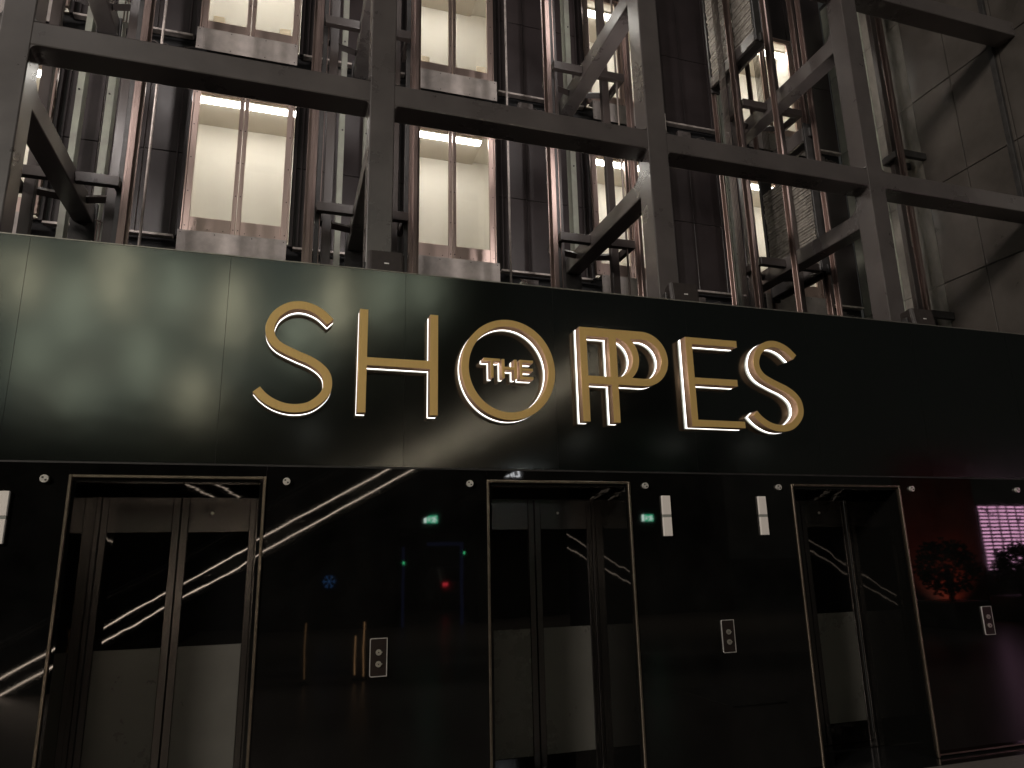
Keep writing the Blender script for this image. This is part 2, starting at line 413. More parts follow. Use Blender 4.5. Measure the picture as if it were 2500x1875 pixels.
# slab edges: a dark void with clutter under each landing
for z in LEV:
    s_ = struct('landing_slab', 'shaft_void', -5.0, XW, 3.52, 6.2, z - .42, z - .02)
    v = thing('slab_trim', 'pale metal trim along the edge of the ' + ('lower' if z < 6 else 'upper') + ' landing slab', 'trim', (2, 3.4, z - .1))
    for a, b in spans:
        box('trim_bar', 'sill_bar', v, a + .06, b - .06, 3.38, 3.465, z - .105, z - .075, bev=.004)
        bmv = bmesh.new(); rr = random.Random(a)
        for q in range(4):
            x0 = a + (b - a) * rr.uniform(.05, .9); pts = [(x0 + t * .12, 3.47 + .02 * math.sin(t * 2 + q), z - .22 - .1 * rr.random() + .03 * math.sin(t)) for t in range(5)]
            pts = [p for p in pts if p[0] < b]
            if len(pts) > 1: tube_bm(bmv, pts, .008, 6)
        if bmv.verts: link('loose_cables', finish(bmv, 'loose_cables', v), 'void_clutter', v, kind='stuff')
        else: bmv.free()
        rr2 = rr.uniform(.1, .3)
        box('junction_box', 'void_clutter', v, a + (b - a) * rr2, a + (b - a) * rr2 + min(.22, (b - a) * .4), 3.44, 3.52, z - .36, z - .16, bev=.006)

# ------------------------------------------------------------------ landings behind the glass doors
for li, z in enumerate(LEV):
    struct('landing_floor', 'landing_floor', -5.0, XW, 3.50, 4.6, z - .018, z - .002)
    struct('landing_wall', 'cream_wall', -5.0, XW, 4.60, 4.65, z - .02, z + 2.6)
    struct('landing_ceiling', 'cream_wall', -5.0, XW, 3.50, 4.6, z + 2.175, z + 2.22)
    struct('landing_wall_return', 'cream_wall', XW - .5, XW - .45, 3.50, 4.6, z, z + 2.17)
    struct('landing_front_wall', 'cream_wall', -5.0, XW, 3.505, 3.53, z + 1.93, z + 2.17)
    for a, b in spans:
        struct('landing_front_wall', 'cream_wall', a + .005, b - .005, 3.505, 3.53, z, z + 1.928)
    for bi, b in enumerate(BC):
        x0, x1 = b - 1.25, b + 1.25
        if bi == 2: x1 = b + .58
        rf = struct('ceiling_raft', 'beige_raft', x0, x1, 3.54, 4.596, z + 2.13, z + 2.17)
        lv = 'lower' if li == 0 else 'upper'
        lt = thing('strip_light', f'white linear ceiling light on the {lv} landing behind the {BAYN[bi]} lift doors', 'strip light', (b, 3.95, z + 2.13), 'landing strip lights')
        xs1 = min(b + .86, x1 - .04)
        box('lamp_housing', 'chrome', lt, b - .87, xs1 + .01, 3.885, 4.02, z + 2.10, z + 2.1285, bev=.003)
        box('lamp_tube', 'strip_led', lt, b - .86, xs1, 3.895, 4.01, z + 2.078, z + 2.0985, bev=.004)

# ------------------------------------------------------------------ landing doors
def landing_door(bi, li):
    b, z = BC[bi], LEV[li]
    lv = 'lower' if li == 0 else 'upper'
    t = thing('landing_door', f'pinkish steel and glass lift doors on the {lv} landing, {ORD[bi]}', 'lift door', (b, YD, z), 'glazed landing lift doors')
    bm = bmesh.new()
    add_box(bm, b - .592, b - .574, 3.385, 3.47, z - .005, z + 1.895, .003)
    add_box(bm, b + .574, b + .592, 3.385, 3.47, z - .005, z + 1.895, .003)
    add_box(bm, b - .573, b + .573, 3.385, 3.47, z + 1.877, z + 1.895, .003)
    link('door_frame', finish(bm, 'door_frame', t), 'door_steel', t)
    for s in (-1, 1):
        x0, x1 = (b - .572, b - .004) if s < 0 else (b + .004, b + .572)
        g0, g1 = (b - .505, b - .052) if s < 0 else (b + .052, b + .505)
        gz0, gz1 = z + .178, z + 1.83
        bm = bmesh.new()
        add_box(bm, x0, g0, YD, YD + .04, z, z + 1.875, .004)
        add_box(bm, g1, x1, YD, YD + .04, z, z + 1.875, .004)
        add_box(bm, g0 + .0005, g1 - .0005, YD + .001, YD + .039, z, gz0, .003)
        add_box(bm, g0 + .0005, g1 - .0005, YD + .001, YD + .039, gz1, z + 1.875, .003)
        lf = link('door_leaf', finish(bm, 'door_leaf', t), 'door_steel', t)
        box('glass_pane', 'clear_glass', lf, g0 - .004, g1 + .004, YD + .018, YD + .026, gz0 - .004, gz1 + .004)
        bmr = bmesh.new()
        for k in range(5):
            zz = z + .06 + k * .44
            for xx in (x0 + .025, x1 - .02): disc_y(bmr, xx, zz, YD - .004, YD + .003, .0075, 6)
        for k in range(3): disc_y(bmr, x0 + .1 + k * .17, z + .03, YD - .003, YD + .003, .006, 6)
        link('rivets', finish(bmr, 'rivets', lf), 'black_steel', lf, kind='stuff')
        if li == 1 and bi in (1, 2):
            sx = g0 + (.06 if s < 0 else .30)
            box('paper_notice', 'sticker', lf, sx, sx + .13, YD + .028, YD + .031, gz0 + .002, gz0 + .10)
        if li == 0 and bi == 1 and s > 0: pass
    ap = box('apron_plate', 'sill_plate', t, b - .59, b + .585, 3.235, 3.245, z - .37, z - .07, bev=.002)
    box('apron_shelf', 'sill_plate', t, b - .588, b + .583, 3.246, 3.384, z - .078, z - .068)
    bmr = bmesh.new()
    for xx in (-.56, -.2, .2, .55):
        for zz in (-.10, -.34): disc_y(bmr, b + xx, z + zz, 3.23, 3.236, .006, 6)
    link('screws', finish(bmr, 'screws', ap), 'black_steel', ap, kind='stuff')
    # head track over the doors
    box('head_track', 'shaft_panel', t, b - .6, b + .6, 3.40, 3.469, z + 1.90, z + 1.925, bev=.003)
for li in range(2):
    for bi in range(5): landing_door(bi, li)

# small junction boxes on posts
for (x, z, lab) in ((-1.90, 4.72, 'wire-caged switch box fixed to the pale post at the left column, just above the fascia'),
                    (-1.90, 7.35, 'wire-caged switch box fixed to the pale post at the left column, high up'),
                    (2.56, 4.55, 'pale switch box beside the guide rail left of the third column')):
    t = thing('switch_box', lab, 'switch box', (x, 2.6, z))
    box('casing', 'post_paint', t, x - .02, x + .07, 2.55, 2.66, z - .02, z + .24, bev=.008)
    bm = bmesh.new()
    for k in range(3): tube_bm(bm, [(x - .01 + k * .03, 2.53, z - .04), (x - .01 + k * .03, 2.53, z + .26)], .005, 6)
    tube_bm(bm, [(x - .03, 2.53, z + .26), (x + .10, 2.53, z + .22)], .006, 6)
    link('cage', finish(bm, 'cage', t), 'rail_steel', t)

# ------------------------------------------------------------------ counterweights
def counterweight(label, x, y0, y1, z0, n, crosshead):
    t = thing('counterweight', label, 'counterweight', (x + .09, (y0 + y1) / 2, z0), 'lift counterweights')
    th = .042
    bm = bmesh.new(); add_box(bm, x, x + .18, y0, y1, 0, th * .86, .004)
    me = bpy.data.meshes.new('slab'); bm.to_mesh(me); bm.free()
    bmesh_off = OFF[t.name]
    rr = random.Random(x)
    for k in range(n):
        o = link('slab', me, 'slab_iron', t)
        o.location = Vector((rr.uniform(-.006, .006), rr.uniform(-.012, .012), z0 + .16 + k * th)) - bmesh_off
    top = z0 + .16 + n * th
    for yy in (y0 - .055, y1 + .02):
        box('upright', 'black_steel', t, x - .01, x + .19, yy, yy + .035, z0, top + .55, bev=.004)
    boxes('bottom_beam', 'steel_paint', t, [(x - .012, x + .03, y0 - .02, y1 + .02, z0, z0 + .15), (x + .15, x + .192, y0 - .02, y1 + .02, z0, z0 + .15)], bev=.004)
    if crosshead:
        boxes('crosshead', 'steel_paint', t, [(x - .012, x + .03, y0 - .02, y1 + .02, top + .3, top + .5), (x + .15, x + .192, y0 - .02, y1 + .02, top + .3, top + .5)], bev=.004)
    for yy in (y0 - .10, y1 + .06):
        for zz in (z0 + .02, top + .4):
            box('guide_shoe', 'black_steel', t, x + .03, x + .15, yy, yy + .045, zz - .06, zz + .06, bev=.006)
    return t, top
cw1, tp1 = counterweight('counterweight of stacked iron slabs, the higher one, right of the third column', 5.40, 1.52, 2.44, 7.93, 62, False)
cw2, tp2 = counterweight('counterweight of stacked iron slabs, the lower one, behind the right column brace', 6.28, 1.86, 2.76, 5.02, 33, True)
for x, y0, y1, word in ((5.40, 1.52, 2.44, 'higher'), (6.28, 1.86, 2.76, 'lower')):
    for yy, sd_ in ((y0 - .13, 'near'), (y1 + .12, 'far')):
        t = thing('counterweight_rail', f'slim steel rail on the {sd_} side of the {word} counterweight', 'guide rail', (x + .09, yy, 2.4), 'counterweight rails')
        boxes('rail_blade', 'rail_steel', t, [(x + .078, x + .102, yy - .04, yy - .0, 2.4, 11.4)], bev=.002)
        boxes('rail_flange', 'rail_steel', t, [(x + .05, x + .13, yy + .0005, yy + .012, 2.4, 11.4)], bev=.002)
    for k in range(5):
        o = tube('hoist_rope', 'rope', None, [(x - .02, y0 + .62 + k * .028, (2.6 if word == 'higher' else tp2 + .5)), (x - .02, y0 + .62 + k * .028, 11.4)], .006, 6)
        tag(o, f'{["nearest", "second", "third", "fourth", "farthest"][k]} steel hoist rope in the bundle beside the {word} counterweight', 'rope', f'hoist ropes at the {word} counterweight')

# ------------------------------------------------------------------ right side wall
wl = thing('side_wall', 'dark metal panelled side wall at the right of the shafts', 'wall', (XW, 1.5, 2.3))
ys = [-.55, .08, .70, 1.40, 2.03]
zs = [2.32, 3.75, 5.16, 6.565, 7.98, 9.39, 10.8]
for a, b in zip(ys, ys[1:]):
    for c, d in zip(zs, zs[1:]):
        box('wall_panel', 'wall_panel', wl, XW + random.uniform(0, .003), XW + .03, a + .006, b - .006, c + .006, d - .006, bev=.003)
for c, d in zip(zs, zs[1:]):
    box('rendered_strip', 'wall_render', wl, XW + .012, XW + .03, 2.035, 2.70, c + .004, d - .004)
    box('lit_sheet', 'post_paint', wl, XW + .004, XW + .03, 2.705, 3.46, c + .005, d - .005)  # paler colour paints in the stronger light on this end of the wall
box('backing', 'black_steel', wl, XW + .031, XW + .1, -.55, 3.5, 2.3, 10.9)
dc = thing('wall_strip', 'slim black vertical strip on the side wall at the top right', 'channel', (XW - .02, .72, 2.4))  # black strip drawn down the wall as a dark stripe
boxes('web', 'black_steel', dc, [(XW - .05, XW - .005, .735, .80, 2.4, 11)], bev=.003)
for zz in (4.62, 7.02):
    t = thing('wall_bracket', f'black steel bracket tying the last guide rail to the side wall, {"lower" if zz < 6 else "upper"} one', 'bracket', (XW - .2, 2.1, zz), 'side wall brackets')
    boxes('arm', 'black_steel', t, [(XW - .48, XW - .002, 1.95, 2.01, zz, zz + .10), (XW - .48, XW - .002, 2.22, 2.27, zz, zz + .10)], bev=.004)
    boxes('cross_piece', 'black_steel', t, [(XW - .50, XW - .45, 2.0105, 2.2195, zz + .002, zz + .098)], bev=.003)

# ------------------------------------------------------------------ fascia
fas = thing('fascia', 'long dark green grey metal sign fascia above the lift doors', 'fascia', (2, 0, 2.24))
sx = [-2.82 - 1.19 * 2, -2.82 - 1.19, -2.82, -1.62, -.425, .78, 1.93, 3.11, 4.30, 5.49, 6.68, 7.87, 9.06]
for a, b in zip(sx, sx[1:]):
    bm = bmesh.new(); add_box(bm, a + .0012, b - .0012, 0, .03, 2.24, 3.668)
    # gentle pillowing of the sheet
    o = link('fascia_panel', finish(bm, 'fascia_panel', fas), 'fascia_metal', fas)
for xx in sx[1:-1]:
    box('joint_seal', 'black_steel', fas, xx - .0011, xx + .0011, .0015, .03, 2.241, 3.667)
box('top_trim', 'fascia_edge', fas, sx[0], sx[-1], -.004, .05, 3.6685, 3.678, bev=.002)
box('bottom_lip', 'black_steel', fas, sx[0], sx[-1], .002, .05, 2.228, 2.2395)
box('backing', 'black_steel', fas, sx[0], sx[-1], .0305, .06, 2.245, 3.66)
box('top_shelf', 'black_steel', fas, sx[0], sx[-1], .0605, .40, 3.60, 3.62)

# ------------------------------------------------------------------ letters
def letter(contours, label, name='sign_letter', group='sign letters', back_in=.004):
    xs = [p[0] for c in contours for p in c]; zs_ = [p[1] for c in contours for p in c]
    t = thing(name, label, 'letter', ((min(xs) + max(xs)) / 2, -.05, min(zs_)), group)
    bm = extr_curve(contours, -.102, -.020, .0015)
    me = finish(bm, 'face', t)
    me.materials.append(M['gold']); me.materials.append(M['gold_side'])
    for p in me.polygons:
        if abs(p.normal.y) < .5: p.material_index = 1
    link('letter_body', me, None, t)
    bm = extr_curve(contours, -.0195, -.002, 0)
    link('light_backing', finish(bm, 'light_backing', t), 'letter_led', t)
    return t
def rect(x0, x1, z0, z1): return [(x0, z0), (x1, z0), (x1, z1), (x0, z1)]
SC = [(.250, 3.216), (.182, 3.277), (.110, 3.311), (.037, 3.320), (-.035, 3.300), (-.100, 3.248), (-.130, 3.192), (-.141, 3.138), (-.127, 3.078), (-.077, 3.022),
      (.038, 2.968), (.124, 2.934), (.192, 2.892), (.236, 2.840), (.249, 2.778), (.239, 2.722), (.200, 2.668), (.135, 2.620), (.055, 2.601), (-.025, 2.606), (-.100, 2.633), (-.160, 2.674), (-.201, 2.718)]
def catmull(P, n=6):
    out = []
    for i in range(len(P) - 1):
        p0, p1, p2, p3 = P[max(i - 1, 0)], P[i], P[i + 1], P[min(i + 2, len(P) - 1)]
        for k in range(n):
            t = k / n
            out.append(tuple(.5 * (2 * b + (c - a) * t + (2 * a - 5 * b + 4 * c - d) * t * t + (-a + 3 * b - 3 * c + d) * t ** 3) for a, b, c, d in zip(p0, p1, p2, p3)))
    out.append(P[-1]); return out
def stroke(P, wd):
    L, R = [], []
    for i, p in enumerate(P):
        a, b = P[max(i - 1, 0)], P[min(i + 1, len(P) - 1)]
        d = Vector((b[0] - a[0], b[1] - a[1])).normalized(); nrm = Vector((-d.y, d.x)) * wd
        L.append((p[0] + nrm.x, p[1] + nrm.y)); R.append((p[0] - nrm.x, p[1] - nrm.y))
    return L + R[::-1]
Sx = stroke(catmull(SC), .0285)
letter([Sx], 'gold letter S with white backlight, first letter of the big sign')
letter([[(.447, 2.59), (.504, 2.59), (.504, 2.924), (.944, 2.924), (.944, 2.59), (1.002, 2.59), (1.002, 3.329), (.944, 3.329), (.944, 2.982), (.504, 2.982), (.504, 3.329), (.447, 3.329)]],
       'tall gold letter H with white backlight in the big sign')
letter([arc(1.531, 2.958, .360, .380, 0, 360, 96)[:-1], arc(1.531, 2.960, .304, .325, 0, 360, 96)[:-1]], 'large gold ring letter O with white backlight around the small word')
outer = [(2.103, 2.592), (2.162, 2.592), (2.162, 2.886), (2.353, 2.886), (2.353, 2.592), (2.409, 2.592), (2.409, 2.888)] + arc(2.632, 3.110, .221, .222, -90, 90, 30) + [(2.103, 3.332)]
h1 = rect(2.160, 2.346, 2.947, 3.263)
ra = math.degrees(math.acos((2.409 - 2.385) / .160))
h2 = arc(2.385, 3.106, .160, .160, -ra, ra, 24)
# crescent between the inner bowl and the outer bowl
b0 = math.degrees(math.asin(.157 / .214)); 
h3 = arc(2.632, 3.107, .163, .160, -90, 90, 24) + arc(2.385, 3.107, .214, .214, b0 + .0, -b0, 20)
letter([outer, h1, h2, h3], 'overlapping gold double letter P with white backlight in the big sign')
letter([[(3.026, 2.588), (3.514, 2.588), (3.514, 2.642), (3.084, 2.642), (3.084, 2.932), (3.479, 2.932), (3.479, 2.986), (3.084, 2.986), (3.084, 3.264), (3.507, 3.264), (3.507, 3.320), (3.026, 3.320)]],
       'large gold letter E with white backlight in the big sign')
letter([[(x + 3.821, z) for x, z in Sx]], 'gold letter S with white backlight, last letter of the big sign')
letter([[(1.391, 2.889), (1.412, 2.889), (1.412, 3.012), (1.464, 3.012), (1.464, 3.033), (1.338, 3.033), (1.338, 3.012), (1.391, 3.012)]], 'small gold letter T inside the ring letter', group='small sign letters')
letter([[(1.476, 2.890), (1.497, 2.890), (1.497, 2.954), (1.570, 2.954), (1.570, 2.890), (1.591, 2.890), (1.591, 3.033), (1.570, 3.033), (1.570, 2.975), (1.497, 2.975), (1.497, 3.033), (1.476, 3.033)]], 'small gold letter H inside the ring letter', group='small sign letters')
letter([[(1.613, 2.888), (1.718, 2.888), (1.718, 2.908), (1.634, 2.908), (1.634, 2.952), (1.716, 2.952), (1.716, 2.972), (1.634, 2.972), (1.634, 3.015), (1.718, 3.015), (1.718, 3.035), (1.613, 3.035)]], 'small gold letter E inside the ring letter', group='small sign letters')

# ------------------------------------------------------------------ speakers on the fascia
for x, where in ((.65, 'at the foot of the second column'), (3.20, 'at the foot of the third column'), (5.82, 'at the foot of the right column')):
    t = thing('loudspeaker', f'small dark box loudspeaker on the fascia {where}', 'loudspeaker', (x, .2, 3.68), 'loudspeakers on the fascia')
    y0, y1 = .10, .30
    bm = bmesh.new()
    A = [(x - .14, y0 + .02), (x - .12, y0), (x + .12, y0), (x + .14, y0 + .02), (x + .09, y1), (x - .09, y1)]
    lo = [bm.verts.new((p[0], p[1], 3.70)) for p in A]; hi = [bm.verts.new((p[0], p[1] + (.0 if p[1] > .15 else .02), 3.885)) for p in A]
    for i in range(6): bm.faces.new((lo[i], lo[(i + 1) % 6], hi[(i + 1) % 6], hi[i]))
    bm.faces.new(lo[::-1]); bm.faces.new(hi); bmesh.ops.recalc_face_normals(bm, faces=bm.faces)
    bmesh.ops.bevel(bm, geom=list(bm.edges), offset=.006, segments=2, affect='EDGES')
    cb = link('cabinet', finish(bm, 'cabinet', t), 'speaker', t)
    box('badge', 'badge', cb, x - .018, x + .018, y0 + .002, y0 + .006, 3.775, 3.784)
    box('mount_bracket', 'black_steel', t, x - .165, x - .148, y0 + .06, y0 + .12, 3.66, 3.80, bev=.003)
    box('mount_foot', 'black_steel', t, x - .16, x + .1, y0 + .04, y0 + .14, 3.655, 3.6985, bev=.003)

# ------------------------------------------------------------------ lift portals at ground level
PC = [-.67, 1.94, 4.525]
PN = ['left', 'middle', 'right']
PW, PH = .545, 2.14
def portal(c, nm):
    t = thing('lift_portal', f'black lift entrance with bronze trim and part glazed doors, {nm} of the three', 'lift entrance', (c, .3, 0), 'ground floor lift entrances')
    # bronze edge trim
    for s in (-1, 1):
        a, b = c + s * PW, c + s * (PW + .018)
        box('jamb_trim', 'bronze', t, min(a, b), max(a, b), -.012, .03, .006, PH + .018, bev=.003)
    box('head_trim', 'bronze', t, c - PW, c + PW, -.0125, .03, PH + .0005, PH + .0185, bev=.003)
    for s in (-1, 1):
        a, b = c + s * (PW - .001), c + s * (PW - .02)
        box('reveal', 'reveal', t, min(a, b), max(a, b), .005, .60, .006, PH - .02)
    box('soffit', 'reveal', t, c - PW + .0205, c + PW - .0205, .005, .60, PH - .02, PH - .002)
    box('header', 'reveal', t, c - PW + .021, c + PW - .021, .575, .60, 2.075, PH - .021)
    box('sill', 'leaf_steel', t, c - PW + .021, c + PW - .021, .45, .66, .006, .012)
    box('door_jamb', 'leaf_steel', t, c - PW + .021, c - .495, .58, .60, .013, 2.074, bev=.002)
    box('door_jamb', 'leaf_steel', t, c + .495, c + PW - .021, .58, .60, .013, 2.074, bev=.002)
    for s in (-1, 1):
        x0, x1 = (c - .494, c - .003) if s < 0 else (c + .003, c + .494)
        g0, g1 = x0 + .042, x1 - .042
        if s < 0: g1 = x1 - .05
        else: g0 = x0 + .05
        bm = bmesh.new()
        add_box(bm, x0, g0, .60, .64, .014, 2.073, .003)
        add_box(bm, g1, x1, .60, .64, .014, 2.073, .003)
        lf = link('door_leaf', finish(bm, 'door_leaf', t), 'leaf_steel', t)
        box('top_panel', 'leaf_steel', lf, g0 + .0005, g1 - .0005, .602, .638, 1.835, 2.073, bev=.002)
        box('glass_pane', 'door_glass', lf, g0 + .0005, g1 - .0005, .612, .63, 1.082, 1.8345)
        box('frosted_panel', 'frosted', lf, g0 + .0005, g1 - .0005, .606, .636, .178, 1.0815, bev=.002)
        box('kick_plate', 'reveal', lf, g0 + .0005, g1 - .0005, .603, .638, .014, .1775, bev=.002)
        if s > 0: cylinder_y('door_key', 'chrome', lf, x0 + .20, 1.965, .596, .6025, .011, 12)
    box('backing', 'black_steel', t, c - PW, c + PW, .66, .70, .006, 2.2)
for c, nm in zip(PC, PN): portal(c, nm)

# ------------------------------------------------------------------ black glass cladding
gaps = [(-3.83, PC[0] - PW - .0185), (PC[0] + PW + .0185, PC[1] - PW - .0185), (PC[1] + PW + .0185, PC[2] - PW - .0185), (PC[2] + PW + .0185, 6.575)]
GL = ['left of the left lift entrance', 'between the left and middle lift entrances', 'between the middle and right lift entrances', 'right of the right lift entrance']
for (a, b), lab in zip(gaps, GL):
    t = thing('glass_panel', f'glossy black glass wall panel {lab}', 'glass panel', ((a + b) / 2, .01, 0), 'black glass wall panels')
    box('pane', 'black_glass', t, a + .002, b - .002, 0, .014, .03, 2.226, bev=.001)
    box('bottom_edge', 'bronze', t, a + .002, b - .002, -.002, .016, .018, .0295)
    for xx in (a + .125, b - .125):
        if xx < -3.5: continue
        bl = cylinder_y('bolt_cap', 'chrome', t, xx, 2.13, -.02, -.0005, .0235, 24)
        boxes('bolt_slots', 'black_steel', bl, [(xx - .0135, xx - .003, -.0215, -.0195, 2.13 + .003, 2.13 + .0125), (xx + .003, xx + .0135, -.0215, -.0195, 2.13 - .0125, 2.13 - .003)])
    box('backing', 'black_steel', t, a, b, .02, .6, .01, 2.2)
for c, nm in zip(PC, PN):
    box('overpanel', 'black_glass', None, c - PW - .0175, c + PW + .0175, .001, .014, PH + .0195, 2.226)
    o = col.objects[-1]; tag(o, f'narrow black glass strip over the {nm} lift entrance', 'glass panel', 'glass strips over the lift entrances')

# lanterns and call panels
for x, lab in ((2.795, 'white wall lantern plate right of the middle lift entrance'), (3.66, 'white wall lantern plate left of the right lift entrance'), (-1.56, 'white wall lantern plate at the left edge of the picture')):
    t = thing('hall_lantern', lab, 'lantern', (x, -.01, 1.75), 'lift hall lanterns')
    box('upper_plate', 'lantern_white', t, x - .036, x + .036, -.02, -.001, 1.912, 2.055, bev=.002)
    box('lower_plate', 'lantern_white', t, x - .036, x + .036, -.02, -.001, 1.752, 1.892, bev=.002)
    box('middle_band', 'lantern_grey', t, x - .036, x + .036, -.0185, -.001, 1.8925, 1.9115)
for x, lab in ((.64, 'two button lift call plate between the left and middle entrances'), (3.245, 'two button lift call plate between the middle and right entrances'), (5.83, 'two button lift call plate right of the right entrance')):
    t = thing('call_panel', lab, 'call panel', (x, -.01, .9), 'lift call panels')
    cor = lambda x0, x1, z0, z1, r: arc(x0 + r, z0 + r, r, r, 180, 270, 5) + [(x1, z0), (x1, z1)] + arc(x0 + r, z1 - r, r, r, 90, 180, 5)
    bm = extr_curve([cor(x - .056, x + .056, .895, 1.13, .012), cor(x - .051, x + .051, .900, 1.125, .009)], -.012, -.001)
    link('rim', finish(bm, 'rim', t), 'plate_edge', t)
    bm = extr_curve([cor(x - .0505, x + .0505, .9005, 1.1245, .009)], -.0105, -.001)
    link('plate', finish(bm, 'plate', t), 'plate_dark', t)
    for zz, up in ((1.043, 1), (.972, -1)):
        b_ = cylinder_y('button', 'button', t, x, zz, -.02, -.011, .0185, 24)
        tri = [(x - .006, zz - up * .004), (x + .006, zz - up * .004), (x, zz + up * .006)]
        prism('arrow', 'plate_dark', b_, tri, 'y', -.0212, -.0201)
        box('button_nub', 'button', b_, x + .0185, x + .024, -.018, -.0115, zz - .003, zz + .003)

#REFLECTED
exec_env = None
# ================================================================== the forecourt behind the viewer (seen in the reflections)
# opposite building with lit windows; glowing strips added for patches reflected in the fascia
ob = thing('office_building', 'dark office block across the forecourt with greenish lit windows', 'building', (-6, -24, 0))
box('wall', 'dark_wall', ob, -22, 9, -30, -24, 0, 22)
rr = random.Random(5)
lit_cols = [emis(f'window_lit_{k}', c, s) for k, (c, s) in enumerate([((.66, .79, .73), .36), ((.72, .80, .72), .46), ((.60, .75, .70), .26), ((.88, .82, .68), .52), ((.60, .73, .68), .15)])]
for i in range(18):
    for j in range(11):
        x0 = -21.5 + i * 1.55; z0 = 5.9 + j * 1.25
        lim = 5.5 if x0 < -2.6 else 6.4 + (x0 + 2.6) * 1.05
        if x0 > 3.4 or z0 < lim or rr.random() < .12: continue
        wv = box('window', lit_cols[rr.choice((0, 0, 1, 2, 2, 3, 4))].name, ob, x0, x0 + 1.42, -23.99, -23.95, z0, z0 + 1.12)
for k, (x, z, h, e) in enumerate(((-9.6, 12.0, 2.1, 0), (-7.8, 11.2, 2.6, 1), (-6.4, 12.4, 2.6, 0), (-4.4, 12.2, 1.9, 1), (-2.4, 11.6, 2.8, 0), (-5.3, 9.2, 2.4, 1), (-3.4, 7.6, 2.4, 0), (1.7, 12.2, 2.6, 0), (.2, 10.6, 1.9, 1), (-7.3, 7.4, 1.9, 1), (-8.9, 9.2, 1.5, 1), (3.6, 12.8, 2.2, 1), (5.4, 13.2, 1.8, 1))):
    box('glow_strip', ('slit_warm', 'slit_pale')[e], ob, x - .22, x + .22, -23.94, -23.90, z - h / 2, z + h / 2)  # elongated glows added for the streaks the fascia reflects

# unseen tall mast added to light the whole front
mt_ = thing('fill_mast', 'added tall steel fill light mast with four floodlight heads across the forecourt', 'lighting mast', (-24, -18, 0))
tube('pole', 'black_steel', mt_, [(-24, -18, 0), (-24, -18, 14.6)], .16, 12)
box('crossarm', 'black_steel', mt_, -25.6, -22.4, -18.1, -17.9, 14.5, 14.7, bev=.02)
for k in range(4):
    x = -25.35 + k * .9
    h = box('lamp_head', 'black_steel', mt_, x - .35, x + .35, -18.0, -17.75, 14.75, 15.25, bev=.03)
    box('lamp_lens', 'flood', h, x - .31, x + .31, -17.749, -17.74, 14.79, 15.21)
    ld = bpy.data.lights.new('mast_fill', 'SPOT'); ld.energy = 5600; ld.color = (1, .90, .82); ld.spot_size = math.radians(50); ld.spot_blend = .8; ld.shadow_soft_size = 2.2
    lo = bpy.data.objects.new('mast_fill', ld); col.objects.link(lo); lo.parent = mt_; lo.location = (x + 24, .35, 15.0)
    d = Vector((0.5, .5, 4.5)) - Vector((x, -17.6, 15.0)); lo.rotation_euler = d.to_track_quat('-Z', 'Y').to_euler()

# escalator parallel to the shafts
es = thing('escalator', 'escalator with two warm light lines rising to the right behind the viewer', 'escalator', (-3.4, -7.2, 0))
L = lambda x: 1.796 + (x + .25) * .566
xa, xb = -3.42, 5.6
prism('truss', 'black_steel', es, [(xa - .6, -.0), (xa, L(xa) - .12), (xb, L(xb) - .12), (xb + 1.5, L(xb) - .12), (xb + 1.5, L(xb) - 1.1), (xb, L(xb) - 1.1), (xa + 1.1, 0)], 'y', -7.9, -6.66)
for y in (-6.65, -7.86):
    prism('balustrade', 'clear_glass', es, [(xa, L(xa) - .115), (xb, L(xb) - .115), (xb, L(xb) + .62), (xa, L(xa) + .62)], 'y', y, y + .012)
    tube('handrail', 'black_steel', es, [(xa - .3, y + .006, L(xa) + .62), (xa, y + .006, L(xa) + .66), (xb, y + .006, L(xb) + .66), (xb + .4, y + .006, L(xb) + .66)], .035, 8)
for dz, y in ((0, -6.63), (.223, -6.63)):
    pts = [(xa + (xb - xa) * k / 40, y, L(xa + (xb - xa) * k / 40) + dz + .004 * math.sin(k * 1.7)) for k in range(41)]
    tube('light_line', 'escalator_led', es, pts, .0058, 6)

# entrance wall with exit signs
struct('entrance_wall', 'dark_wall', -16, 3.0, -15.0, -14.3, 0, 5.4)
struct('entrance_wall', 'dark_wall', 5.0, 13, -15.0, -14.3, 0, 5.4)
struct('entrance_wall', 'dark_wall', 3.001, 4.999, -15.0, -14.3, 2.3, 5.4)
ent = thing('entrance_doors', 'dark glazed entrance doorway below an exit sign behind the viewer', 'entrance', (4, -14.2, 0))
boxes('door_frame', 'leaf_steel', ent, [(2.92, 2.99, -14.29, -14.2, 0, 2.36), (5.01, 5.08, -14.29, -14.2, 0, 2.36)], bev=.004)
box('door_head', 'leaf_steel', ent, 2.92, 5.08, -14.29, -14.19, 2.361, 2.46, bev=.004)
box('glass_leaf', 'clear_glass', ent, 3.02, 3.62, -14.7, -14.68, .02, 2.28)
box('canopy', 'sandstone', ent, .3, 5.6, -14.29, -13.85, 3.18, 3.58, bev=.01)
sg = thing('security_gate', 'blue glowing walk-through gate in the entrance doorway', 'gate', (4.15, -14.1, 0))
box('top_bar', 'blue_led', sg, 3.70, 4.66, -14.15, -14.08, 2.0, 2.09, bev=.004)
box('post', 'blue_led', sg, 4.58, 4.66, -14.15, -14.08, 0, 1.999, bev=.004)
box('post', 'blue_led', sg, 3.04, 3.10, -14.15, -14.08, 0, 1.99, bev=.004)
for x, z in ((4.68, 1.81), (3.07, 1.58)): box('status_light', 'green_led', sg, x - .02, x + .02, -14.075, -14.06, z - .03, z + .03)
